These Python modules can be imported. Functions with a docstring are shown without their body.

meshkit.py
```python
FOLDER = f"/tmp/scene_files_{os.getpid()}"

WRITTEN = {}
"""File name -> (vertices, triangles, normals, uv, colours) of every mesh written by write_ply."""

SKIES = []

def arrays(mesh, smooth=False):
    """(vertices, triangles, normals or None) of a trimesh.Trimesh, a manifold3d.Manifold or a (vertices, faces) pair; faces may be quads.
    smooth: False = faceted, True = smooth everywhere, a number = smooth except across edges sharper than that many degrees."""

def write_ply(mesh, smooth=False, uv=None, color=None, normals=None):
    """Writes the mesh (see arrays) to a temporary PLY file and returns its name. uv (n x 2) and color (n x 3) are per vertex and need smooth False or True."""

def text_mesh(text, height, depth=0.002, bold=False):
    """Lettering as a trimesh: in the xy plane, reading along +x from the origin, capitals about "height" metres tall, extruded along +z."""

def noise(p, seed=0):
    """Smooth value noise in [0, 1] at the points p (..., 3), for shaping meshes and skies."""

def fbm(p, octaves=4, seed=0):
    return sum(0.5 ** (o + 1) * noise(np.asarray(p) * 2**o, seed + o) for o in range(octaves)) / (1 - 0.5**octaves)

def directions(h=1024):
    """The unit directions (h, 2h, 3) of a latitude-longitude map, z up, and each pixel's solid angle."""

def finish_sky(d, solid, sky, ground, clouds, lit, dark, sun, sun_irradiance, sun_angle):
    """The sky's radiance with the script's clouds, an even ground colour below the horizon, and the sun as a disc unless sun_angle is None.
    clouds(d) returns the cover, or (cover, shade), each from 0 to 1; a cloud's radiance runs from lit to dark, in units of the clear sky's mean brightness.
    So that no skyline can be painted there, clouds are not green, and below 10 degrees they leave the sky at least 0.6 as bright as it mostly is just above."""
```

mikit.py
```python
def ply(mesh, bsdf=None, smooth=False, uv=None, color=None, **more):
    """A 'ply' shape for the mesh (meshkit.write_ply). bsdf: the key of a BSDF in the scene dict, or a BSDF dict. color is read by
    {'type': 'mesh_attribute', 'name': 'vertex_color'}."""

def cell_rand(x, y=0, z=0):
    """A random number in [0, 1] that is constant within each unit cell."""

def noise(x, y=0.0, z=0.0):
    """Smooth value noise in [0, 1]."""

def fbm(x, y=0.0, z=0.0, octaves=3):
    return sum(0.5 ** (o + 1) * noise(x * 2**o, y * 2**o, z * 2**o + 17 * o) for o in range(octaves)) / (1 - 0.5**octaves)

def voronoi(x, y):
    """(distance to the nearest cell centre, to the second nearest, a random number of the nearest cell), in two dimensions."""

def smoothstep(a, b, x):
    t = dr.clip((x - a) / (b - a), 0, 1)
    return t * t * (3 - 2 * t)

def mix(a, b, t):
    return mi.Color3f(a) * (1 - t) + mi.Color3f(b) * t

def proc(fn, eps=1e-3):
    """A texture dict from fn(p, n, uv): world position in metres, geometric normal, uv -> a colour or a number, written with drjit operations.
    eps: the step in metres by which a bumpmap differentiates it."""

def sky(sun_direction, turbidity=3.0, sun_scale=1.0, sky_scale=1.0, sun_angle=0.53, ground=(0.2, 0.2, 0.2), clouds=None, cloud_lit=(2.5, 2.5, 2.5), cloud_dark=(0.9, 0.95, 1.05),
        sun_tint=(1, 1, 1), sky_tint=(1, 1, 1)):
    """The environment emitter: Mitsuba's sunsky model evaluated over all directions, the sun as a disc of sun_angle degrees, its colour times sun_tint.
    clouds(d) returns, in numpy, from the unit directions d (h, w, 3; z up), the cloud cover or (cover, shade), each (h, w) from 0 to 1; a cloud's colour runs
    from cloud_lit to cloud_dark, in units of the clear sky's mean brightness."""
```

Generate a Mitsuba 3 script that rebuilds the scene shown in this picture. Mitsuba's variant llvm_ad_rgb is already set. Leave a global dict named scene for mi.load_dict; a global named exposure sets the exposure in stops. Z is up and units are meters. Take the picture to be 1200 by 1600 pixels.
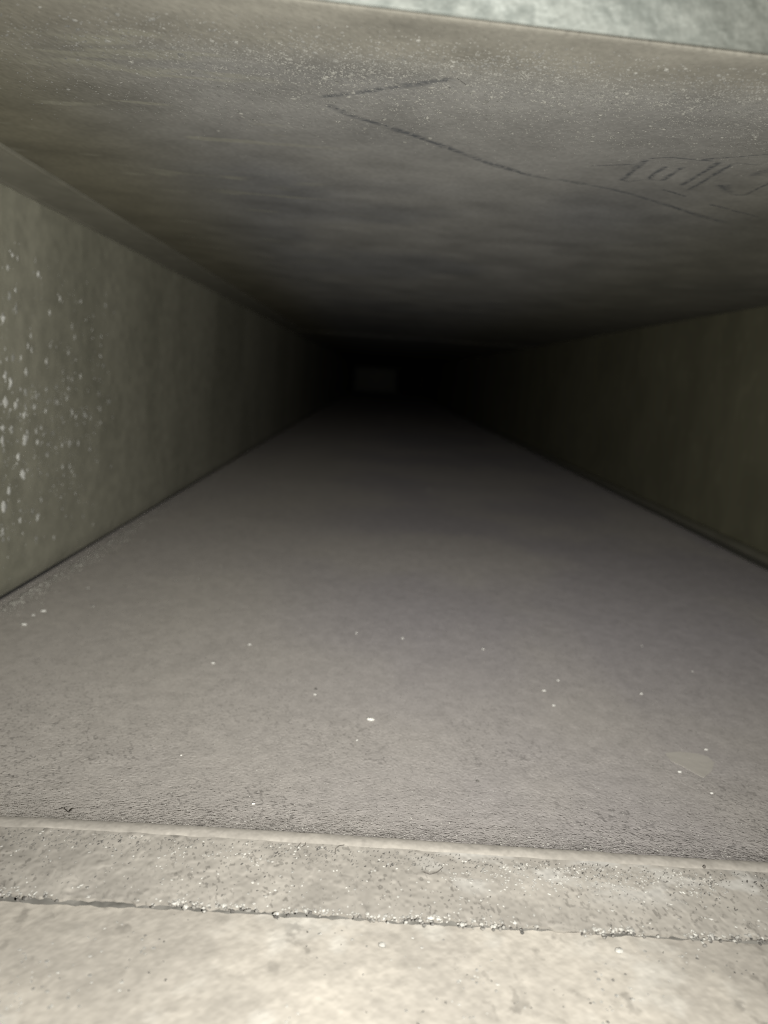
import math
import numpy as np
import trimesh
import drjit as dr
import mitsuba as mi
import mikit
import meshkit
from mikit import proc, noise, fbm, voronoi, smoothstep, mix, cell_rand

T = mi.ScalarTransform4f
scene, labels = {}, {}

# ------------------------------------------------------------------ camera, lamp, exposure
CAM_Z = 0.159                                   # lens height above the duct floor
PITCH, YAW, ROLL = (math.radians(a) for a in (10.05, 1.20, 4.01))
F_PX = 1202.0                                   # focal length in pixels of a 1200 x 1600 picture
fwd = np.array([math.sin(YAW) * math.cos(PITCH), math.cos(YAW) * math.cos(PITCH), -math.sin(PITCH)])
rgt = np.array([math.cos(YAW), -math.sin(YAW), 0.0])
upv = np.cross(rgt, fwd)
rgt, upv = rgt * math.cos(ROLL) + upv * math.sin(ROLL), -rgt * math.sin(ROLL) + upv * math.cos(ROLL)
EYE = np.array([0.0, 0.0, CAM_Z])
scene['camera'] = {'type': 'thinlens', 'to_world': T().look_at(origin=EYE.tolist(), target=(EYE + fwd).tolist(), up=upv.tolist()),
                   'fov': math.degrees(2 * math.atan(600 / F_PX)), 'fov_axis': 'x', 'near_clip': 0.01, 'far_clip': 50.0,
                   'aperture_radius': 0.0013, 'focus_distance': 0.275}
# the torch of the phone that took the picture: the only light in the duct
LAMP = np.array([0.023, 0.020, CAM_Z - 0.040])
LAMP_AXIS = np.array([math.sin(-0.05) * math.cos(0.2), math.cos(-0.05) * math.cos(0.2), math.sin(0.2)])
LAMP_I = 1.76
scene['torch'] = {'type': 'spot', 'to_world': T().look_at(origin=LAMP.tolist(), target=(LAMP + LAMP_AXIS).tolist(), up=[0, 0, 1]),
                  'intensity': {'type': 'rgb', 'value': [LAMP_I * 1.0, LAMP_I * 0.985, LAMP_I * 0.94]}, 'cutoff_angle': 80.0, 'beam_width': 1.0}
exposure = 0.0

# ------------------------------------------------------------------ sizes of the duct (a 24 x 10 inch duct)
XL, XR, ZC = -0.223, 0.389, CAM_Z + 0.0959
Y_HEM, Y_SEAM, Y_TOP, Y_END = 0.2352, 0.2045, 0.2170, 6.3
rng = np.random.default_rng(7)


def ray_hit(px, axis, value):
    """where the sight line of a picture point meets one of the duct's planes (used once, to read positions off)"""
    d = fwd + (px[0] - 600) / F_PX * rgt - (px[1] - 800) / F_PX * upv
    return EYE + d * (value - EYE[axis]) / d[axis]


# ------------------------------------------------------------------ materials
def principled(name, color, rough, bump=None, scale=1.0, eps=4e-4, **more):
    m = {'type': 'principled', 'base_color': proc(color) if callable(color) else {'type': 'rgb', 'value': list(color)},
         'roughness': proc(rough) if callable(rough) else rough, **more}
    if bump is not None:
        m = {'type': 'bumpmap', 'arbitrary': proc(bump, eps), 'scale': scale, 'bsdf': m}
    scene[name] = {'type': 'twosided', 'bsdf': m}
    return name


def floor_color(p, n, uv):
    a = fbm(p.x * 9, p.y * 6, 1.0, 4)
    b = fbm(p.x * 210, p.y * 190, 5.0, 4)
    g = noise(p.x * 1100, p.y * 900, p.z * 900)
    c = mix((0.238, 0.222, 0.224), (0.272, 0.254, 0.240), smoothstep(0.35, 0.65, a))
    c = mix(c, (0.272, 0.254, 0.224), 0.7 * smoothstep(0.05, -0.12, p.x))
    c = mix(c, (0.272, 0.253, 0.228), 0.5 * smoothstep(0.50, 0.34, p.y))
    c = c * (0.88 + 0.24 * b)
    front = 0.25 + 0.75 * smoothstep(0.42, 0.25, p.y)
    pit = smoothstep(0.62, 0.78, fbm(p.x * 700 + p.y * 330, p.y * 520 - p.x * 260, 3.0, 2)) * front * (0.4 + 0.6 * smoothstep(0.4, 0.6, fbm(p.x * 30, p.y * 30, 8.0, 2)))
    return c * (0.92 + 0.16 * g) * (1 - 0.38 * pit)


def floor_bump(p, n, uv):
    front = 0.15 + 0.85 * smoothstep(0.42, 0.24, p.y)
    fine = fbm(p.x * 1250 + p.y * 520, p.y * 900 - p.x * 380, p.z * 900, 2)
    return front * 0.00055 * fine + 0.0005 * fbm(p.x * 70, p.y * 60, 2.0, 3)


principled('mat_floor', floor_color, 0.95, floor_bump, specular=0.08)


def strip_color(p, n, uv):
    a = fbm(p.x * 30, p.y * 50, 3.0, 4)
    c = mix((0.1598, 0.1488, 0.1309), (0.1922, 0.1792, 0.1574), smoothstep(0.3, 0.7, a)) * (0.88 + 0.24 * fbm(p.x * 260, p.y * 260, 5.0, 3))
    pit = smoothstep(0.62, 0.80, fbm(p.x * 980 + p.y * 400, p.y * 760 - p.x * 320, 3.0, 2)) * (0.35 + 0.65 * smoothstep(0.4, 0.6, fbm(p.x * 50, p.y * 60, 4.0, 2)))
    w = smoothstep(0.50, 0.72, fbm(p.x * 75, p.y * 160, 8.0, 5)) * smoothstep(0.0, 0.05, p.x) * smoothstep(0.2115, 0.2215, p.y)
    return mix(c * (1 - 0.35 * pit), (0.2430, 0.2346, 0.2153), w * 0.75)


def strip_bump(p, n, uv):
    fine = noise(p.x * 760, p.y * 700, p.z * 760)
    grit = smoothstep(0.66, 0.95, noise(p.x * 380, p.y * 330, p.z * 330))
    return 0.00025 * fine + 0.00025 * grit + 0.0011 * fbm(p.x * 60, p.y * 60, p.z * 60, 3)


principled('mat_strip', strip_color, 0.95, strip_bump, specular=0.08)
principled('mat_hem', lambda p, n, uv: mix((0.1400, 0.1300, 0.1147), (0.1880, 0.1746, 0.1532), fbm(p.x * 90, p.y * 200, p.z * 200, 4)) * (0.80 + 0.4 * fbm(p.x * 700, p.y * 700, p.z * 700, 3)), 0.85,
           lambda p, n, uv: 0.0004 * fbm(p.x * 260, p.y * 400, p.z * 400, 3), specular=0.10)


def plate_color(p, n, uv):
    a = fbm(p.x * 38, p.y * 38, 4.0, 5)
    b = smoothstep(0.56, 0.74, fbm(p.x * 55 + 3, p.y * 60, 11.0, 5))
    d = smoothstep(0.60, 0.78, fbm(p.x * 230, p.y * 210, 2.0, 4)) * smoothstep(0.42, 0.62, fbm(p.x * 45, p.y * 45, 6.0, 3))
    c = mix((0.2148, 0.1986, 0.1727), (0.2605, 0.2404, 0.2074), smoothstep(0.3, 0.7, a))
    c = mix(c, (0.3084, 0.2942, 0.2632), b * 0.6)
    return c * (1 - 0.30 * d) * (0.9 + 0.2 * noise(p.x * 600, p.y * 600, 1.0))


principled('mat_plate', plate_color, 0.9, lambda p, n, uv: 0.0006 * fbm(p.x * 150, p.y * 150, 2.0, 4) + 0.00009 * fbm(p.x * 800, p.y * 800, 5.0, 2), specular=0.1)


def ceiling_color(p, n, uv):
    s = fbm(p.x * 16 + p.y * 5, p.y * 75, 2.0, 4)
    a = fbm(p.x * 8, p.y * 9, 7.0, 3)
    left = smoothstep(-0.06, -0.17, p.x)
    m = fbm(p.x * 40, p.y * 45, 5.0, 4)
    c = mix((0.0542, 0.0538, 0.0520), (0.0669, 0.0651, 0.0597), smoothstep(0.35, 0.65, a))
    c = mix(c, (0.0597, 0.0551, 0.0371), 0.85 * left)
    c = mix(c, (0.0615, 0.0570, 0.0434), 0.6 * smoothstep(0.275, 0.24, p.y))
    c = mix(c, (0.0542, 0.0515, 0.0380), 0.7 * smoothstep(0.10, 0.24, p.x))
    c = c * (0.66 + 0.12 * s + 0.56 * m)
    rub = smoothstep(0.66, 0.80, fbm(p.x * 26 - p.y * 8, p.y * 120, 14.0, 3)) * smoothstep(0.02, -0.10, p.x)
    c = mix(c, (0.0904, 0.0877, 0.0678), rub * 0.5)
    return c * (0.92 + 0.16 * noise(p.x * 700, p.y * 500, 1.0))


def ceiling_bump(p, n, uv):
    near = smoothstep(0.42, 0.28, p.y)
    fine = noise(p.x * 900, p.y * 620, 2.0)
    return (0.00005 + 0.00042 * near) * fine + 0.0003 * fbm(p.x * 40, p.y * 70, 2.0, 3)


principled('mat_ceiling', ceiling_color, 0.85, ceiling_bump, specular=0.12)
principled('mat_grit', lambda p, n, uv: mix((0.0413, 0.0407, 0.0367), (0.0849, 0.0826, 0.0722), noise(p.x * 500, p.y * 500, 3.0)), 0.8, specular=0.2)


def marker_color(p, n, uv):
    base = ceiling_color(p, n, uv)
    edge = smoothstep(0.60, 0.0, dr.abs(uv.y * 2 - 1))
    ends = smoothstep(0.0, 0.08, uv.x) * smoothstep(1.0, 0.92, uv.x)
    brk = 0.5 + 0.5 * smoothstep(0.25, 0.60, fbm(p.x * 60, p.y * 60, 4.0, 3))
    dry = 0.45 + 0.55 * smoothstep(0.3, 0.6, noise(p.x * 700, p.y * 700, 8.0))
    return mix(base, (0.010, 0.012, 0.015), edge * ends * brk * dry * 0.68)


principled('mat_seam', lambda p, n, uv: mix((0.074, 0.071, 0.055), (0.112, 0.107, 0.084), fbm(p.x * 90, p.y * 60, 2.0, 5)), 0.6, ceiling_bump, specular=0.3)
principled('mat_marker', marker_color, 0.85, ceiling_bump, specular=0.12)


def left_color(p, n, uv):
    a = fbm(p.y * 9, p.z * 5, 3.0, 4)
    s = 0.15 * fbm(p.y * 60, p.z * 14, 6.0, 3) + 0.85 * fbm(p.y * 110, p.z * 130, 6.0, 5)
    c = mix((0.1644, 0.1607, 0.1240), (0.2100, 0.2037, 0.1594), smoothstep(0.3, 0.7, a))
    return c * (0.76 + 0.48 * s)


principled('mat_left', left_color, 0.45, lambda p, n, uv: 0.0006 * fbm(p.y * 60, p.z * 30, 2.0, 3) + 0.0001 * noise(p.y * 500, p.z * 400, 1.0), specular=0.25, metallic=0.1)
principled('mat_speck', lambda p, n, uv: mix((0.15, 0.149, 0.130), (0.40, 0.40, 0.37), cell_rand(p.y * 90, p.z * 90)), 0.35, specular=0.6)


def right_color(p, n, uv):
    s = fbm(p.y * 22, p.z * 14, 3.0, 4)
    dots = smoothstep(0.70, 0.9, noise(p.y * 120, p.z * 70, 5.0))
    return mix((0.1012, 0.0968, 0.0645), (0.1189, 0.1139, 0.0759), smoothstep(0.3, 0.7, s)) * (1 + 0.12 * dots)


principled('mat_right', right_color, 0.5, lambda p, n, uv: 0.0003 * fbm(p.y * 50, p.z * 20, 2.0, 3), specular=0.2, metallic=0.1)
principled('mat_bead', lambda p, n, uv: mix((0.115, 0.111, 0.083), (0.15, 0.145, 0.113), fbm(p.y * 60, p.z * 100, 1.0, 3)), 0.45, specular=0.5, metallic=0.3)


def upper_plate_color(p, n, uv):
    a = fbm(p.x * 110, p.z * 110, 3.0, 4)
    b = fbm(p.x * 420, p.z * 420, 8.0, 3)
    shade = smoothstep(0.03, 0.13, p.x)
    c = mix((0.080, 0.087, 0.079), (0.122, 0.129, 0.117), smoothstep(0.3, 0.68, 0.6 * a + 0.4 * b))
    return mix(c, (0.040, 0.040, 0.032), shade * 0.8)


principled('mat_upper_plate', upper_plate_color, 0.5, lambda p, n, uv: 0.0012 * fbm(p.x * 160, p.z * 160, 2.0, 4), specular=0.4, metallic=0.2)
principled('mat_crumb', (0.4484, 0.4401, 0.4071), 0.8)
principled('mat_dirt', (0.0531, 0.0472, 0.0401), 0.7)
principled('mat_dust', lambda p, n, uv: mix((0.1298, 0.1251, 0.1133), (0.2655, 0.2572, 0.2325), cell_rand(p.x * 700, p.y * 700, p.z * 700)), 0.8)
principled('mat_dust_dark', lambda p, n, uv: mix((0.0354, 0.0330, 0.0295), (0.1298, 0.1227, 0.1086), cell_rand(p.x * 700, p.y * 700, p.z * 700)), 0.8)
principled('mat_patch', lambda p, n, uv: mix((0.305, 0.286, 0.255), (0.330, 0.310, 0.278), fbm(p.x * 80, p.y * 80, 1.0, 3)), 0.6)
principled('mat_end', lambda p, n, uv: mix((0.0708, 0.0708, 0.0543), (0.1180, 0.1180, 0.0944), fbm(p.x * 9, p.z * 9, 2.0, 3)), 0.7)
principled('mat_filler', lambda p, n, uv: mix((0.0590, 0.0566, 0.0496), (0.1652, 0.1581, 0.1416), fbm(p.x * 300, p.y * 300, 1.0, 3)), 0.9, specular=0.1)
principled('mat_drift', lambda p, n, uv: mix((0.1770, 0.1699, 0.1475), (0.3540, 0.3446, 0.3068), cell_rand(p.x * 400, p.y * 400)), 0.9, specular=0.1)
principled('mat_gap', (0.0354, 0.0342, 0.0260), 0.9)
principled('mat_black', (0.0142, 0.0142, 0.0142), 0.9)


# ------------------------------------------------------------------ mesh helpers
def box(x0, x1, y0, y1, z0, z1):
    m = trimesh.creation.box((x1 - x0, y1 - y0, z1 - z0))
    m.apply_translation(((x0 + x1) / 2, (y0 + y1) / 2, (z0 + z1) / 2))
    return m


def join(ms):
    return trimesh.util.concatenate(ms)


def sheet(us, vs, top, thick):
    """a solid sheet: top(u, v) -> (n, 3) points of its seen side; thick: vector to its other side"""
    nu, nv = len(us), len(vs)
    U, V = np.meshgrid(us, vs, indexing='ij')
    a = top(U.ravel(), V.ravel())
    b = a + np.asarray(thick)
    i, j = np.meshgrid(np.arange(nu - 1), np.arange(nv - 1), indexing='ij')
    q = np.stack([i * nv + j, (i + 1) * nv + j, (i + 1) * nv + j + 1, i * nv + j + 1], -1).reshape(-1, 4)
    f = np.vstack([q[:, [0, 1, 2]], q[:, [0, 2, 3]]])
    ring = np.concatenate([np.arange(nu) * nv, (nu - 1) * nv + np.arange(1, nv), (np.arange(nu - 2, -1, -1)) * nv + nv - 1, np.arange(nv - 2, 0, -1)])
    nxt = np.roll(ring, -1)
    n = nu * nv
    side = np.vstack([np.stack([nxt, ring, ring + n], 1), np.stack([nxt, ring + n, nxt + n], 1)])
    m = trimesh.Trimesh(np.vstack([a, b]), np.vstack([f, f[:, ::-1] + n, side]), process=False)
    if m.volume < 0:
        m.invert()
    return m


def tube(points, radius, sides=10, squash=1.0):
    p = np.asarray(points, float)
    t = np.gradient(p, axis=0)
    t /= np.linalg.norm(t, axis=1, keepdims=True)
    a = np.cross(t, [0, 0, 1.0])
    a /= np.linalg.norm(a, axis=1, keepdims=True)
    b = np.cross(a, t)
    ang = np.arange(sides) * 2 * np.pi / sides
    r = np.broadcast_to(radius, (len(p),))[:, None, None]
    v = p[:, None] + r * (np.cos(ang)[None, :, None] * a[:, None] + squash * np.sin(ang)[None, :, None] * b[:, None])
    i, j = np.meshgrid(np.arange(len(p) - 1), np.arange(sides), indexing='ij')
    q = np.stack([i * sides + j, (i + 1) * sides + j, (i + 1) * sides + (j + 1) % sides, i * sides + (j + 1) % sides], -1).reshape(-1, 4)
    f = [q[:, [0, 1, 2]], q[:, [0, 2, 3]]]
    v = np.vstack([v.reshape(-1, 3), p[:1], p[-1:]])
    k = np.arange(sides)
    n = len(p) * sides
    f.append(np.stack([k, (k + 1) % sides, k * 0 + n], 1))
    f.append(np.stack([(k + 1) % sides, k, k * 0 + n + 1], 1) + np.array([[(len(p) - 1) * sides, (len(p) - 1) * sides, 0]]))
    m = trimesh.Trimesh(v, np.vstack(f), process=False)
    if m.volume < 0:
        m.invert()
    return m


BLOBS = []
for _k in range(8):
    _s = trimesh.creation.icosphere(subdivisions=1 if _k < 4 else 0)
    _v = np.array(_s.vertices) * (1 + 0.45 * (meshkit.noise(np.array(_s.vertices) * 1.7 + 5 * _k, _k)[:, None] - 0.5) * 2)
    BLOBS.append((_v, np.array(_s.faces)))


def scatter(points, sizes, flat=0.7, coarse=True, stretch=None):
    """many small lumps in one mesh"""
    V, Fc, n0 = [], [], 0
    for k, (p, s) in enumerate(zip(points, sizes)):
        v, f = BLOBS[(4 if coarse else 0) + k % 4]
        a = rng.uniform(0, 2 * np.pi)
        c, sn = math.cos(a), math.sin(a)
        w = v * [s * (stretch[k] if stretch is not None else rng.uniform(0.8, 1.4)), s * rng.uniform(0.7, 1.1), s * flat]
        if stretch is not None:
            c, sn = math.cos(1.0 + 0.5 * (a / np.pi - 1)), math.sin(1.0 + 0.5 * (a / np.pi - 1))
        w = np.stack([w[:, 0] * c - w[:, 1] * sn, w[:, 0] * sn + w[:, 1] * c, w[:, 2]], 1)
        V.append(w + p)
        Fc.append(f + n0)
        n0 += len(v)
    return trimesh.Trimesh(np.vstack(V), np.vstack(Fc), process=False)


def numbered(name):
    if name not in scene and name not in labels:
        return name
    k = 1
    while f'{name}_{k:03d}' in scene or f'{name}_{k:03d}' in labels:
        k += 1
    return f'{name}_{k:03d}'


def add(name, mesh, mat, parent=None, smooth=False, **lab):
    key = numbered(f'{parent}__{name}' if parent else name)
    uv = lab.pop('uv', None)
    scene[key] = mikit.ply(mesh, mat, smooth, uv=uv)
    if lab:
        labels[key] = lab
    return key


# ------------------------------------------------------------------ the duct
duct = 'air_duct'
labels[duct] = {'label': 'long rectangular sheet metal air duct, dusty inside, running back into darkness', 'category': 'air duct'}


def across(x):
    return np.clip(1 - ((x - (XL + XR) / 2) / ((XR - XL) / 2)) ** 4, 0, 1)


def top_edge(x):
    return 0.2125 + 0.085 * x


def ceil_z(x, y):
    q = np.where(y < 0.85, (y - 0.36) / 0.49, (1.6 - y) / 0.75)
    sag = 0.0085 * (0.5 - 0.5 * np.cos(np.pi * np.clip(q, 0, 1))) * across(x) * np.clip((x + 0.187) / 0.10, 0, 1) ** 1.5
    lip = 0.0066 * np.exp(-np.maximum(y - top_edge(x), 0) / 0.032)
    return ZC - sag - lip + 0.0006 * (meshkit.fbm(np.stack([x * 5, y * 5, x * 0], -1), 2, 21) - 0.5)


def top_pts(x, y):
    y = y + (top_edge(x) - Y_TOP) * np.clip((0.5 - y) / (0.5 - Y_TOP), 0, 1)
    return np.stack([x, y, ceil_z(x, y)], 1)


def floor_z(x, y):
    t = np.maximum(y - Y_HEM, 0)
    z = (0.029 * np.exp(-t / 0.05) * (1 - 0.04 * np.sin(x * 9)) - 0.0225 * np.exp(-t / 0.16)) * across(x)
    q = np.where(y < 0.52, (y - 0.30) / 0.22, (1.0 - y) / 0.48)
    z = z + 0.0075 * (0.5 - 0.5 * np.cos(np.pi * np.clip(q, 0, 1))) * across(x)      # the sheet bulges a little between its edges
    z = z + 0.0011 * (meshkit.fbm(np.stack([x * 9, y * 9, x * 0], -1), 3, 3) - 0.5)
    z = z + 0.0005 * (meshkit.fbm(np.stack([x * 130, y * 130, x * 0], -1), 3, 5) - 0.5) * np.exp(-t / 0.25)
    return z


near = sheet(np.arange(XL - 0.012, XR + 0.012, 0.0016), np.arange(Y_HEM, 0.801, 0.0016), lambda x, y: np.stack([x, y, floor_z(x, y)], 1), (0, 0, -0.0015))
far = sheet(np.linspace(XL - 0.012, XR + 0.012, 60), np.linspace(near.vertices[:, 1].max(), Y_END, 200), lambda x, y: np.stack([x, y, floor_z(x, y)], 1), (0, 0, -0.0015))
bottom = add('bottom_panel', join([near, far]), 'mat_floor', duct, smooth=40, label='grey dusty floor of the duct')

# the hemmed front edge of the floor sheet: a rounded bead across the opening
hx = np.linspace(XL - 0.012, XR + 0.012, 320)


def hem_top(x):
    return floor_z(x, np.full_like(x, Y_HEM))


HEM_R, HEM_A0, HEM_A1 = 0.0052, math.radians(11), math.radians(-40)
hem_end = (Y_HEM - HEM_R * (math.sin(HEM_A0) - math.sin(HEM_A1)), HEM_R * (math.cos(HEM_A1) - math.cos(HEM_A0)))


def hem_pts(x, u):
    """the floor sheet turned over: an arc from the floor's own slope to a steep face"""
    a = HEM_A0 + (HEM_A1 - HEM_A0) * u
    w = u * 0.0006 * (meshkit.fbm(np.stack([x * 45, u * 2, x * 0], -1), 3, 9) - 0.5)
    y = Y_HEM + 0.0003 - HEM_R * (math.sin(HEM_A0) - np.sin(a)) + w
    z = hem_top(x) + HEM_R * (np.cos(a) - math.cos(HEM_A0)) + 0.00005
    return np.stack([x, y, z], 1)


add('hemmed_edge', sheet(np.arange(XL - 0.012, XR + 0.012, 0.0012), np.linspace(0, 1, 16), hem_pts, (0, 0.0006, -0.001)), 'mat_hem', duct, smooth=60, label='smooth rounded edge across the front of the duct floor')


# the turned-down strip below it
def strip_pts(x, s):
    """s from 0 at the hem to 1 at the ragged lower edge"""
    rag = 0.0015 * (meshkit.fbm(np.stack([x * 480, x * 0, x * 0], -1), 4, 12) - 0.5) + 0.0010 * (meshkit.fbm(np.stack([x * 40, x * 0, x * 0], -1), 2, 13) - 0.5)
    y = hem_end[0] + 0.0004 - s * (hem_end[0] + 0.0004 - Y_SEAM + 1.6 * rag * s ** 3)
    z = hem_top(x) + hem_end[1] + 0.0002 - 0.0050 * s + 0.0006 * (meshkit.fbm(np.stack([x * 100, s * 2.2 + x * 0, x * 0], -1), 4, 15) - 0.5) + 0.0012 * s ** 6 * (meshkit.fbm(np.stack([x * 260, x * 0, x * 0], -1), 3, 17) - 0.3)
    return np.stack([x, y, z], 1)


add('front_strip', sheet(np.arange(XL - 0.012, XR + 0.012, 0.0008), np.linspace(0, 1, 24) ** 0.9, strip_pts, (0, 0.0004, -0.0012)), 'mat_strip', duct, smooth=50,
    label='sloping grey strip with ragged lower edge in front of the duct floor')

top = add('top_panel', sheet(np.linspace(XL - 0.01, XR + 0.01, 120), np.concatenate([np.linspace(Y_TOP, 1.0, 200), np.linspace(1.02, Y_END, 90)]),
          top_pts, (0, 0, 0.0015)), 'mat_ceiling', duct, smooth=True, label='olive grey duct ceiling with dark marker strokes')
zl = np.concatenate([np.linspace(0.0035, 0.022, 14), np.linspace(0.03, ZC + 0.004, 16)])
left = add('left_panel', sheet(zl, np.concatenate([np.linspace(0.23, 1.0, 60), np.linspace(1.05, Y_END, 40)]),
           lambda z, y: np.stack([XL - 0.0075 * np.clip((0.019 - z) / 0.0155, 0, 1) ** 2 + 0.0015 * (meshkit.fbm(np.stack([z * 6, y * 6, z * 0], -1), 2, 23) - 0.5), y, z], 1), (-0.0015, 0, 0)), 'mat_left', duct, smooth=True, label='grey left wall of the duct spotted with pale specks')
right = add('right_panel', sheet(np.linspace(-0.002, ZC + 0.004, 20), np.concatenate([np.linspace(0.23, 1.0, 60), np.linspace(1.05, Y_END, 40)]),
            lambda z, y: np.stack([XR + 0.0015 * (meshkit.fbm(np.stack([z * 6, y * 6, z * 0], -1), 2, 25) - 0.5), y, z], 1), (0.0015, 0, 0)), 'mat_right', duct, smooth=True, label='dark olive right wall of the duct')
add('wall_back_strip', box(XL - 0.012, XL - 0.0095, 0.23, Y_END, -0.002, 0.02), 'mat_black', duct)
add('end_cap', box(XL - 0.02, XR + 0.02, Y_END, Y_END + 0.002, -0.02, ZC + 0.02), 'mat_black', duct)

# folded seams in the corners
yy = np.linspace(0.23, 4.0, 160)
sx0, sx1 = XL + 0.0005, -0.1855


def corner_seam(u, y):
    prof = np.array([[sx1, ZC + 0.001], [sx1, ZC - 0.0014], [sx1 - 0.0009, ZC - 0.0020], [sx1 - 0.003, ZC - 0.0017], [sx1 - 0.014, ZC - 0.0015], [sx0 + 0.010, ZC - 0.0015], [sx0 + 0.0026, ZC - 0.0017], [sx0 + 0.0012, ZC - 0.0030], [sx0, ZC - 0.0032]])
    k = np.arange(len(prof))
    w = 0.0008 * (meshkit.fbm(np.stack([y * 14, y * 0, y * 0], -1), 3, 31) - 0.5)
    return np.stack([np.interp(u, k, prof[:, 0]) + w, y, np.interp(u, k, prof[:, 1]) + 0.6 * w], 1)


add('corner_seam', sheet(np.linspace(0, 8, 33), yy, corner_seam, (0, 0, 0.0007)), 'mat_seam', duct, smooth=40, label='folded seam along the upper left corner of the duct')
yb = np.linspace(0.25, 4.0, 160)
bead = np.stack([np.full_like(yb, XR - 0.0035), yb, 0.0105 + 0.0012 * (meshkit.fbm(np.stack([yb * 6, yb * 0, yb * 0], -1), 3, 33) - 0.5)], 1)
add('corner_bead', tube(bead, 0.0046, 14, 0.95), 'mat_bead', duct, smooth=True, label='rounded seam running along the foot of the right wall')
add('corner_bead', join([box(XR - 0.0025, XR - 0.0008, 0.25, 4.0, -0.001, 0.0085)]), 'mat_gap', duct)
for yj, zh in ((1.95, 0.0028),):
    add('cross_seam', box(XL + 0.0015, XR - 0.0015, yj, yj + 0.02, ZC - zh, ZC - 0.001), 'mat_ceiling', duct)

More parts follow.
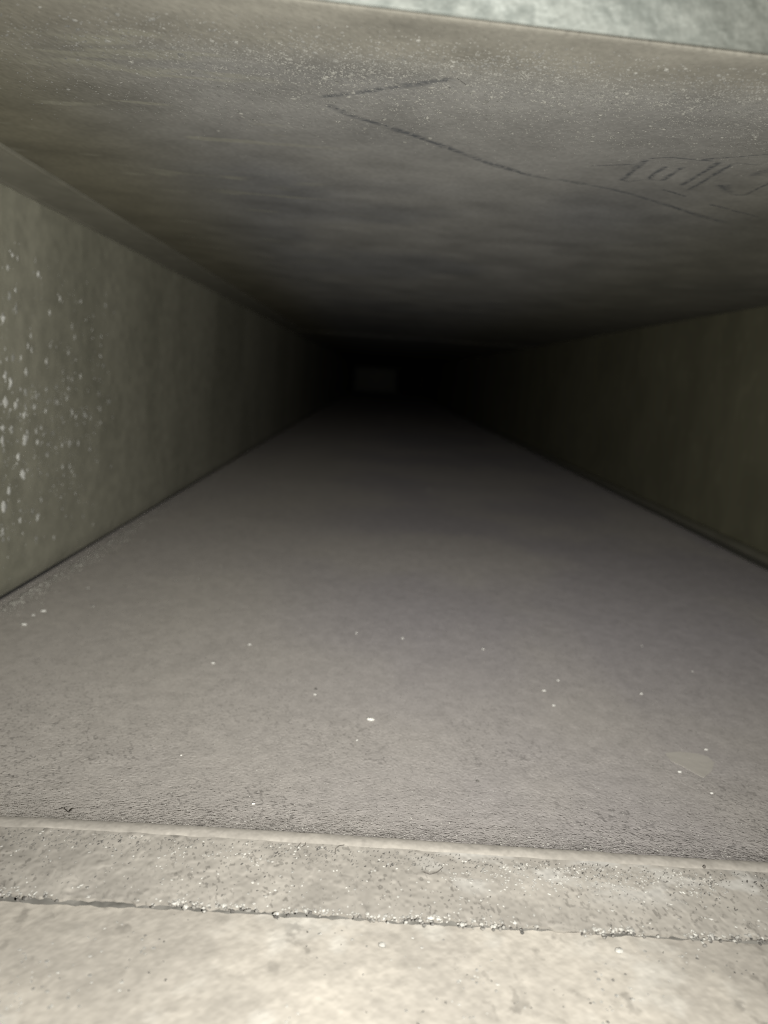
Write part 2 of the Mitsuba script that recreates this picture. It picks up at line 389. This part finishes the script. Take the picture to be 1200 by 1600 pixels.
# ------------------------------------------------------------------ marker strokes on the ceiling
def stroke(px, width, wob=1.0, seed=0):
    pts = np.array([ray_hit(q, 2, ZC) for q in px])[:, :2]
    seg = np.r_[0, np.cumsum(np.linalg.norm(np.diff(pts, axis=0), axis=1))]
    n = max(8, int(seg[-1] / 0.0012))
    s = np.linspace(0, seg[-1], n)
    c = np.stack([np.interp(s, seg, pts[:, 0]), np.interp(s, seg, pts[:, 1])], 1)
    for _ in range(3):
        c[1:-1] = (c[:-2] + 2 * c[1:-1] + c[2:]) / 4
    t = np.gradient(c, axis=0)
    t /= np.linalg.norm(t, axis=1, keepdims=True)
    nrm = np.stack([-t[:, 1], t[:, 0]], 1)
    w = 2.6 * width * (0.75 + 0.6 * meshkit.noise(np.stack([s * 120, s * 0 + seed, s * 0], -1), seed))
    z = ceil_z(c[:, 0], c[:, 1]) - 0.00012
    a, b = c - nrm * w[:, None], c + nrm * w[:, None]
    V = np.vstack([np.c_[a, z + 0.0002], np.c_[c, z], np.c_[b, z + 0.0002]])
    i = np.arange(n - 1)
    f = np.vstack([np.stack([i + o, i + 1 + o, i + n + o], 1) for o in (0, n)] + [np.stack([i + 1 + o, i + n + 1 + o, i + n + o], 1) for o in (0, n)])
    m = trimesh.Trimesh(V, f, process=False)
    if m.face_normals[:, 2].mean() > 0:
        m.invert()
    uv = np.vstack([np.stack([s / s[-1], 0 * s + q], 1) for q in (0, 0.5, 1)])
    return m, uv


def zz(*p):
    return [(900 + a / 4, 200 + b / 4) for a, b in p]


strokes = [
    ([(496, 150), (560, 141), (620, 131), (672, 122), (715, 115)], 0.0022),
    ([(508, 160), (555, 182), (612, 198)], 0.0020),
    ([(596, 194), (640, 208), (700, 230), (760, 253), (830, 274), (880, 283)], 0.0021),
    ([(855, 277), (912, 287), (955, 295), (990, 304), (1050, 322), (1100, 338), (1140, 348)], 0.0019),
    (zz((440, 190), (520, 182), (600, 180), (690, 190), (760, 196), (870, 205)), 0.0013),
    (zz((760, 196), (880, 186), (1000, 177), (1100, 168), (1230, 157)), 0.0014),
    (zz((70, 236), (240, 230), (410, 222)), 0.0009),
    (zz((280, 332), (325, 292), (380, 245), (450, 188)), 0.0024),
    (zz((450, 320), (500, 276), (575, 236)), 0.0021),
    (zz((535, 332), (600, 286), (675, 238)), 0.0021),
    (zz((280, 328), (360, 334), (430, 318), (545, 330)), 0.0010),
    (zz((650, 362), (760, 298), (830, 254), (910, 200)), 0.0021),
    (zz((695, 392), (800, 330), (900, 268), (1000, 213)), 0.0021),
    (zz((990, 214), (1060, 222), (1140, 227)), 0.0013),
    (zz((1110, 300), (1140, 280), (1230, 252)), 0.0034),
    (zz((915, 352), (930, 380), (965, 408)), 0.0040),
    (zz((945, 402), (1000, 420), (1060, 418), (1130, 380), (1230, 335)), 0.0015),
    (zz((535, 382), (600, 400), (690, 428)), 0.0015),
    (zz((830, 474), (900, 490), (960, 505)), 0.0016),
    (zz((960, 510), (1080, 535), (1150, 555)), 0.0013),
]
for k, (px, w) in enumerate(strokes):
    m, uv = stroke(px, w * (1.0 if k < 4 else 0.6), seed=k)
    key = numbered(f'{top}__marker_stroke')
    scene[key] = mikit.ply(m, 'mat_marker', True, uv=uv)


# ------------------------------------------------------------------ loose grit stuck on the ceiling
def accept(n, x0, x1, y0, y1, dens, seed):
    r = np.random.default_rng(seed)
    out = []
    while sum(map(len, out)) < n:
        p = np.stack([r.uniform(x0, x1, 4 * n), r.uniform(y0, y1, 4 * n)], 1)
        out.append(p[r.uniform(0, 1, 4 * n) < dens(p[:, 0], p[:, 1])])
    return np.vstack(out)[:n]


def grit_density(x, y):
    band = np.exp(-((y - 0.262) / 0.020) ** 2) * (0.15 + 0.85 * np.clip((x + 0.11) / 0.10, 0, 1))
    mid = 0.32 * np.exp(-((y - 0.29) / 0.035) ** 2) * np.clip((x + 0.14) / 0.10, 0.25, 1)
    return np.clip((band + mid) * (0.25 + 1.3 * meshkit.fbm(np.stack([x * 25, y * 40, x * 0], -1), 3, 41)) * np.clip((x + 0.2 - 0.0) / 0.1, 0, 1) * (y > top_edge(x) + 0.016 + 0.18 * np.clip(-0.02 - x, 0, 1) - 0.01 * meshkit.noise(np.stack([x * 60, y, x * 0], -1), 4)), 0, 1)


gp = accept(14000, -0.17, 0.20, Y_TOP - 0.006, 0.42, grit_density, 3)
gs = 0.00022 + 0.00045 * rng.beta(1.2, 5.0, len(gp)) + 0.0007 * (rng.uniform(0, 1, len(gp)) < 0.03) * rng.uniform(0.3, 1, len(gp))
gz = ceil_z(gp[:, 0], gp[:, 1])
add('grit', scatter(np.c_[gp, gz], gs, 0.6), 'mat_grit', top, smooth=False, kind='stuff', label='fine pale grit stuck to the front of the ceiling')

# ------------------------------------------------------------------ pale specks on the left wall
listed = [(48, 48, 1), (30, 97, 1), (152, 126, 1.3), (60, 188, 1), (36, 212, 1.3), (62, 265, 1.5), (10, 300, 1.3), (240, 222, 1), (198, 280, 1.2), (122, 372, 1.1), (110, 412, 1.1), (125, 430, 1), (200, 412, .9), (50, 460, 1.2),
          (82, 462, 1.1), (185, 475, 1.1), (275, 440, 1.1), (290, 335, .9), (300, 378, .9), (408, 376, .9), (415, 495, 1.2), (18, 535, 1.6), (42, 560, 1.5), (102, 520, 1.2), (100, 600, 1.3), (145, 615, 1.2), (185, 590, 1.1), (275, 585, 1),
          (290, 548, 1), (268, 625, 1), (20, 640, 1.4), (62, 650, 1.4), (137, 660, 1.2), (96, 690, 1.2), (222, 640, .9), (398, 605, 1.1), (436, 640, 1), (290, 682, 1), (340, 690, 1), (250, 705, .9), (365, 705, .9), (45, 750, 1.7),
          (10, 745, 1.4), (100, 790, 1.8), (8, 795, 1.5), (72, 860, 1.2), (150, 800, 1.1), (190, 850, 1), (280, 805, 1.1), (315, 805, 1.1), (405, 725, .9), (252, 900, .9), (280, 900, .8), (300, 935, .9), (90, 930, 1.6), (15, 1060, 2.0),
          (35, 1000, 1.3), (130, 1080, 1), (150, 1105, 1), (10, 1160, 1.2), (145, 1190, 1), (335, 1100, .7), (80, 1120, 1), (392, 880, .7), (175, 770, .8), (215, 765, .8), (325, 235, .8), (425, 250, .7), (460, 280, .6)]
spots = [(*ray_hit((a / 2.58, 380 + b / 2.58), 0, XL)[1:], s) for a, b, s in listed]
sy0, sy1 = 0.44, 0.68


def speck_density(y, z):
    yn, zn = (y - sy0) / (sy1 - sy0), (z - 0.13) / 0.075
    return np.clip(1.0 - yn, 0, 1) ** 0.9 * np.exp(-zn ** 2) * (0.3 + 1.4 * meshkit.fbm(np.stack([y * 50, z * 50, y * 0], -1), 2, 51)).clip(0, 1)


for y, z in accept(120, sy0, sy1, 0.02, ZC - 0.02, speck_density, 5):
    spots.append((y, z, rng.uniform(0.35, 0.9)))
dome = trimesh.creation.icosphere(subdivisions=2)
for y, z, s in list(spots):
    for _ in range(rng.integers(0, 3)):
        spots.append((y + rng.normal(0, 0.0016), z + rng.normal(0, 0.0022), s * rng.uniform(0.25, 0.55)))
spots = spots[:298]
SPECKS = []
for k in range(6):
    v = np.array(dome.vertices) * (1 + 1.1 * (meshkit.noise(np.array(dome.vertices) * 1.5 + 7 * k, k)[:, None] - 0.5))
    SPECKS.append(mikit.ply(trimesh.Trimesh(v, dome.faces, process=False), 'mat_speck', True))
for k, (y, z, s) in enumerate(spots):
    r = 0.00128 * s * rng.uniform(0.85, 1.15)
    key = numbered(f'{left}__speck')
    scene[key] = {**SPECKS[k % 6], 'to_world': T().translate([XL + 0.0002, float(y), float(z)]).scale([0.34 * r, 1.0 * r, r * rng.uniform(1.0, 1.7)])}
fp = accept(1700, sy0 - 0.1, sy1 + 0.02, 0.015, ZC - 0.03, speck_density, 6)
fs = 0.0002 + 0.0009 * rng.beta(1.3, 3.0, len(fp))
fm = scatter(np.c_[fp[:, 0], fp[:, 1], 0 * fs], fs, 0.25)
fv = np.array(fm.vertices)
add('fine_speck', trimesh.Trimesh(np.stack([XL + 0.0002 + fv[:, 2], fv[:, 0], fv[:, 1]], 1), fm.faces, process=False), 'mat_speck', left, kind='stuff', label='tiny pale specks between the larger ones on the left wall')


# ------------------------------------------------------------------ dust and grit on the floor, the strip and in the ragged joint
def floor_pts(p):
    return np.c_[p, floor_z(p[:, 0], p[:, 1])]


def floor_grit(x, y):
    return np.clip((np.exp(-((y - Y_HEM) / 0.035)) + 0.03) * (0.1 + 1.4 * meshkit.fbm(np.stack([x * 18, y * 18, x * 0], -1), 3, 61)), 0, 1)


p = floor_pts(accept(4200, -0.17, 0.22, Y_HEM + 0.002, 0.50, floor_grit, 8))
s = rng.uniform(0.00010, 0.00024, len(p))
add('dark_grit', scatter(p, s, 0.6, stretch=rng.uniform(0.8, 2.4, len(p))), 'mat_dust_dark', bottom, kind='stuff', label='fine dark grit and short fibres on the duct floor')
p = floor_pts(accept(2600, -0.17, 0.22, Y_HEM + 0.002, 0.50, floor_grit, 9))
s = rng.uniform(0.00014, 0.00034, len(p))
add('pale_grit', scatter(p, s, 0.6), 'mat_dust', bottom, kind='stuff', label='fine pale grit on the duct floor')
# the drift of dust in the lower left corner
yd = np.random.default_rng(10).uniform(0.40, 1.3, 1500)
xd = XL + 0.001 + np.abs(np.random.default_rng(11).normal(0, 0.006, 1500)) * (0.5 + meshkit.noise(np.stack([yd * 60, yd * 0, yd * 0], -1), 3))
p = floor_pts(np.c_[xd, yd])
p[:, 2] += 0.0022 * np.exp(-(xd - XL) / 0.004)
add('dust_drift', scatter(p, (0.0004 + 0.0013 * rng.beta(1.2, 4, len(p))) * np.clip((1.0 - p[:, 1]) / 0.4, 0.4, 1), 0.5), 'mat_drift', bottom, kind='stuff', label='ragged line of pale dust along the foot of the left wall')

strip = f'{duct}__front_strip'
r_ = np.random.default_rng(12)


def strip_scatter(n, dens):
    out = []
    while len(out) < n:
        x, q = r_.uniform(-0.15, 0.17), r_.uniform(0.03, 0.98)
        if r_.uniform() < dens(x, q):
            out.append((x, q))
    a = np.array(out)
    return strip_pts(a[:, 0], a[:, 1])


clump = lambda x, q: float(meshkit.fbm(np.array([x * 70, q * 3.0, 0.3]), 3, 71))
p = strip_scatter(1500, lambda x, q: min(1, (0.06 + 1.2 * math.exp(-((q - 0.12) / 0.12) ** 2) * (0.4 + (clump(x, q) > 0.45)))))
add('dark_grit', scatter(p, r_.uniform(0.00014, 0.00034, len(p)), 0.6, stretch=r_.uniform(0.8, 2.6, len(p))), 'mat_dust_dark', strip, kind='stuff', label='dark grit on the sloping front strip')
p = strip_scatter(900, lambda x, q: 0.08 + 1.5 * math.exp(-((q - 0.28) / 0.16) ** 2) * (clump(x + 3, q) > 0.52) * (0.15 + 0.85 * (x > 0.03)))
add('pale_grit', scatter(p, r_.uniform(0.00018, 0.00050, len(p)), 0.6), 'mat_dust', strip, kind='stuff', label='pale grit on the sloping front strip')
xs = np.random.default_rng(13).uniform(-0.15, 0.17, 1500)
den = meshkit.fbm(np.stack([xs * 60, xs * 0, xs * 0], -1), 3, 81)
xs = xs[np.random.default_rng(14).uniform(0, 1, len(xs)) < (den * 1.6 - 0.42)]
p = strip_pts(xs, np.full_like(xs, 1.0)) + np.c_[xs * 0, r_.normal(0.0002, 0.0009, len(xs)), r_.normal(0.0001, 0.0002, len(xs))]
add('pale_crumbs', scatter(p, 0.0002 + 0.0008 * r_.beta(1.2, 3.5, len(p)), 0.8), 'mat_dust', strip, kind='stuff', label='pale crumbs along the ragged joint')
add('dark_crumbs', scatter(p[::2] + [0.0004, -0.0006, -0.0005], r_.uniform(0.0003, 0.0007, len(p[::2])), 0.8), 'mat_dust_dark', strip, kind='stuff', label='dark crumbs along the ragged joint')

# ------------------------------------------------------------------ the collar in front: lower plate, upper plate
collar = 'duct_collar'
labels[collar] = {'label': 'pale metal collar plate in front of the duct mouth, brightly lit, below the ragged joint', 'category': 'metal plate'}
PL_Z = strip_pts(np.array([0.0]), np.array([1.0]))[0, 2] - 0.0016


def plate_pts(x, y):
    return np.stack([x, y, PL_Z + 0.0009 * (meshkit.fbm(np.stack([x * 22, y * 22, x * 0], -1), 3, 91) - 0.5) + 0.0005 * (meshkit.fbm(np.stack([x * 140, y * 140, x * 0], -1), 3, 92) - 0.5)], 1)


def plate_edge(x):
    return Y_SEAM - 0.0005 + 0.0016 * (meshkit.fbm(np.stack([x * 420, x * 0, x * 0], -1), 4, 93) - 0.5)


def plate_sheet(x, u):
    return plate_pts(x, 0.06 + (plate_edge(x) - 0.06) * u)


plate = add('lower_plate', sheet(np.arange(XL - 0.05, XR + 0.05, 0.0014), np.linspace(0, 1, 110), plate_sheet, (0, 0, -0.0012)), 'mat_plate', collar, smooth=40)
add('joint_filler', sheet(np.arange(XL - 0.05, XR + 0.05, 0.0012), np.linspace(Y_SEAM - 0.006, Y_SEAM + 0.008, 14), lambda x, y: plate_pts(x, y) + np.stack([x * 0, x * 0, -0.0006 + 0.0008 * (meshkit.fbm(np.stack([x * 400, y * 400, x * 0], -1), 3, 94) - 0.5)], 1), (0, 0, -0.001)), 'mat_filler', collar, smooth=40, label='dark dirt packed in the ragged joint')
p = accept(450, -0.15, 0.18, 0.14, Y_SEAM - 0.004, lambda x, y: np.clip(2.2 * meshkit.fbm(np.stack([x * 50, y * 50, x * 0], -1), 3, 95) - 0.95, 0, 1), 15)
add('pale_flecks', scatter(plate_pts(p[:, 0], p[:, 1]), r_.uniform(0.0002, 0.0006, len(p)), 0.3), 'mat_dust', plate, kind='stuff', label='white flecks on the lower plate')
p = accept(170, -0.15, 0.18, 0.14, Y_SEAM - 0.002, lambda x, y: np.clip(2.2 * meshkit.fbm(np.stack([x * 40, y * 40, x * 0], -1), 3, 97) - 0.9, 0, 1), 16)
add('dark_flecks', scatter(plate_pts(p[:, 0], p[:, 1]), r_.uniform(0.0002, 0.0005, len(p)), 0.5), 'mat_dust_dark', plate, kind='stuff', label='dark flecks on the lower plate')


def upper_pts(x, z):
    y = top_edge(x) - 0.0011
    return np.stack([x, y - 0.0006 * (meshkit.fbm(np.stack([x * 60, z * 60, x * 0], -1), 3, 99) - 0.5), z], 1)


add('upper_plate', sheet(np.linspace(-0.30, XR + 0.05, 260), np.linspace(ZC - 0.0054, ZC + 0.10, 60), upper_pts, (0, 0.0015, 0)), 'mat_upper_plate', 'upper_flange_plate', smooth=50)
labels['upper_flange_plate'] = {'label': 'mottled pale grey green metal plate standing above the front edge of the duct ceiling', 'category': 'metal plate'}

# ------------------------------------------------------------------ the dim panel far down the duct
YP = 6.0
a, b = ray_hit((556, 574), 1, YP), ray_hit((617, 613), 1, YP)
x0, x1, z0, z1 = a[0], b[0], b[2], a[2]
pm = join([box(x0, x1, YP, YP + 0.004, z0, z1), box(x0 - 0.004, x0 + 0.006, YP - 0.012, YP - 0.0005, z0, z1), box(x0 + 0.0065, x1 + 0.02, YP - 0.012, YP - 0.0005, z0 - 0.006, z0 + 0.006)])
end = 'end_panel'
labels[end] = {'label': 'small dim grey rectangular panel at the black far end of the duct', 'category': 'panel'}
add('sheet', box(x0, x1, YP, YP + 0.004, z0, z1), 'mat_end', end)
add('lower_rim', box(x0, x1 + 0.015, YP - 0.014, YP - 0.0005, z0 - 0.006, z0 + 0.010), 'mat_end', end)
add('foot', box(x0 + 0.02, x0 + 0.03, YP + 0.0045, YP + 0.012, -0.0005, z1), 'mat_black', end)
add('foot', box(x1 - 0.03, x1 - 0.02, YP + 0.0045, YP + 0.012, -0.0005, z1), 'mat_black', end)

# ------------------------------------------------------------------ single crumbs and flakes one can point to
def crumb(name, px, size, mat, lab, cat, group=None, flat=0.65, on='floor', seed=0):
    r = np.random.default_rng(100 + seed)
    if on == 'floor':
        q = ray_hit(px, 2, 0.0)
        for _ in range(6):
            q = ray_hit(px, 2, float(floor_z(np.array([q[0]]), np.array([q[1]]))[0]))
    else:
        q = ray_hit(px, 2, PL_Z)
    s = trimesh.creation.icosphere(subdivisions=2)
    v = np.array(s.vertices)
    v = v * (1 + 0.7 * (meshkit.fbm(v * 1.6 + 9 * seed, 2, seed)[:, None] - 0.5))
    v = v * [size * r.uniform(0.9, 1.5), size * r.uniform(0.7, 1.0), size * flat]
    v[:, 2] -= v[:, 2].min() * 0.75
    key = add(name, trimesh.Trimesh(v + q, s.faces, process=False), mat, None, smooth=True)
    labels[key] = {'label': lab, 'category': cat}
    if group:
        labels[key]['group'] = group


crumb('dust_crumb', (579, 1126), 0.00125, 'mat_crumb', 'largest white crumb, alone near the middle of the duct floor', 'crumb', seed=1)
g = 'small white crumbs scattered on the duct floor'
for k, (xy, s, lab) in enumerate([
        ((557, 990), 0.8, 'tiny white crumb farthest back of those in the middle of the duct floor'),
        ((629, 998), 0.8, 'tiny white crumb right of the farthest one in the middle of the floor'),
        ((755, 1015), 0.7, 'lone faint white crumb right of the middle, towards the back of the lit floor'),
        ((390, 1008), 0.9, 'white crumb left of the middle, right one of a slanting pair'),
        ((333, 1037), 0.8, 'white crumb left of the middle, left one of a slanting pair'),
        ((492, 1086), 0.7, 'small white crumb just left of the largest white crumb and farther back'),
        ((850, 1080), 0.8, 'brightest of the three white crumbs bunched right of the middle of the floor'),
        ((872, 1064), 0.7, 'farthest of the three white crumbs bunched right of the middle of the floor'),
        ((865, 1103), 0.7, 'nearest of the three white crumbs bunched right of the middle of the floor'),
        ((1002, 1085), 0.9, 'single white crumb between the bunch of three and the right wall'),
        ((1082, 1050), 0.7, 'faint white crumb far right on the floor, nearest the right wall'),
        ((1003, 1010), 0.6, 'faint white crumb farther back than the single one on the right'),
        ((396, 1257), 0.6, 'tiny white crumb close behind the rounded front edge, left of the middle'),
        ((558, 1157), 0.4, 'tiny pale speck of dust just nearer than the largest white crumb'),
        ((283, 1181), 0.5, 'tiny white crumb alone on the left front part of the floor'),
        ((1112, 1240), 0.6, 'tiny white crumb near the front right, nearer than the pale flake'),
        ((1062, 1207), 0.7, 'small white crumb touching the near side of the pale flake'),
        ((1103, 1172), 0.7, 'small bright crumb at the far right edge of the pale flake'),
        ((38, 977), 1.3, 'nearest of the three white crumbs by the left wall at the picture edge'),
        ((52, 962), 0.9, 'middle and smallest of the three white crumbs by the left wall at the picture edge'),
        ((68, 956), 1.4, 'farthest of the three white crumbs by the left wall at the picture edge'),
        ((137, 920), 1.2, 'farther of two pale crumbs in a pair near the foot of the left wall'),
        ((145, 948), 1.1, 'nearer of two pale crumbs in a pair near the foot of the left wall'),
        ((275, 908), 0.9, 'leftmost of three faint crumbs on the dim left part of the floor'),
        ((310, 905), 1.0, 'middle one of three faint crumbs on the dim left part of the floor'),
        ((345, 885), 0.9, 'rightmost of three faint crumbs on the dim left part of the floor'),
        ((670, 765), 2.2, 'faint crumb farthest back, where the floor fades into the dark'),
]):
    crumb('dust_crumb', xy, 0.00085 * s, 'mat_crumb' if k < 21 else 'mat_dust', lab, 'crumb', g, seed=k + 2)
crumb('dust_crumb', (967, 1488), 0.00095, 'mat_dust', 'soft white crumb on the front plate near its right end, just below the ragged joint', 'crumb', on='plate', seed=40)
crumb('dust_crumb', (597, 1478), 0.0008, 'mat_dust', 'white crumb on the front plate below the middle of the ragged joint', 'crumb', on='plate', seed=41)
crumb('dirt_crumb', (1100, 1356), 0.00055, 'mat_dirt', 'black crumb sitting on the rounded front edge of the duct floor at right', 'crumb', seed=42, flat=1.0)
crumb('dirt_crumb', (493, 1077), 0.0007, 'mat_dust_dark', 'dark crumb beside a small white one in the middle of the floor', 'crumb', seed=43)
crumb('dirt_crumb', (746, 1221), 0.0006, 'mat_dust_dark', 'small dark crumb right of centre on the floor behind the rounded edge', 'crumb', seed=44)


def fibre(px, radius, lab, lift=0.0002):
    pts = []
    for q in px:
        h = ray_hit(q, 2, 0.006)
        for _ in range(6):
            if h[1] >= Y_HEM:
                z = float(floor_z(np.array([h[0]]), np.array([h[1]]))[0])
            else:
                sv = min(1.0, max(0.0, (hem_end[0] - h[1]) / (hem_end[0] - Y_SEAM)))
                z = float(strip_pts(np.array([h[0]]), np.array([sv]))[0, 2])
            h = ray_hit(q, 2, z + lift)
        pts.append(h)
    pts = np.array(pts)
    t = np.linspace(0, len(pts) - 1, 6 * len(pts))
    c = np.stack([np.interp(t, np.arange(len(pts)), pts[:, k]) for k in range(3)], 1)
    for _ in range(4):
        c[1:-1] = (c[:-2] + 2 * c[1:-1] + c[2:]) / 4
    key = add('dark_fibre', tube(c, radius, 6), 'mat_dirt', None, smooth=True)
    labels[key] = {'label': lab, 'category': 'fibre'}


fibre([(94, 1264), (100, 1262), (108, 1270), (112, 1264), (116, 1263)], 0.00016, 'small curled dark fibre at the left end of the rounded front edge', 0.0004)
fibre([(464, 1324), (470, 1316), (477, 1314), (478, 1320), (472, 1322)], 0.00011, 'looped dark fibre on the front strip left of centre')
fibre([(524, 1334), (524, 1326), (530, 1321), (538, 1320)], 0.00010, 'curved dark fibre on the front strip near the middle')
fibre([(662, 1362), (672, 1366), (684, 1362), (692, 1355)], 0.00013, 'bent dark fibre on the front strip right of the middle')

# a pale bare patch on the floor
pc = [ray_hit(q, 2, -0.004) for q in [(1043, 1167), (1062, 1165), (1090, 1168), (1106, 1172), (1116, 1180), (1112, 1192), (1100, 1202), (1090, 1197), (1072, 1187), (1052, 1178)]]
from shapely.geometry import Polygon
poly = Polygon([(q[0], q[1]) for q in pc]).buffer(0.0012).buffer(-0.0006)
fl = trimesh.creation.extrude_polygon(poly, 0.00012, engine='earcut')
for _ in range(4):
    fl = fl.subdivide()
v = np.array(fl.vertices)
v[:, 2] += floor_z(v[:, 0], v[:, 1]) + 0.00005
key = add('paint_flake', trimesh.Trimesh(v, fl.faces, process=False), 'mat_patch', None)
labels[key] = {'label': 'thin pale half round flake lying flat on the right side of the duct floor', 'category': 'flake'}
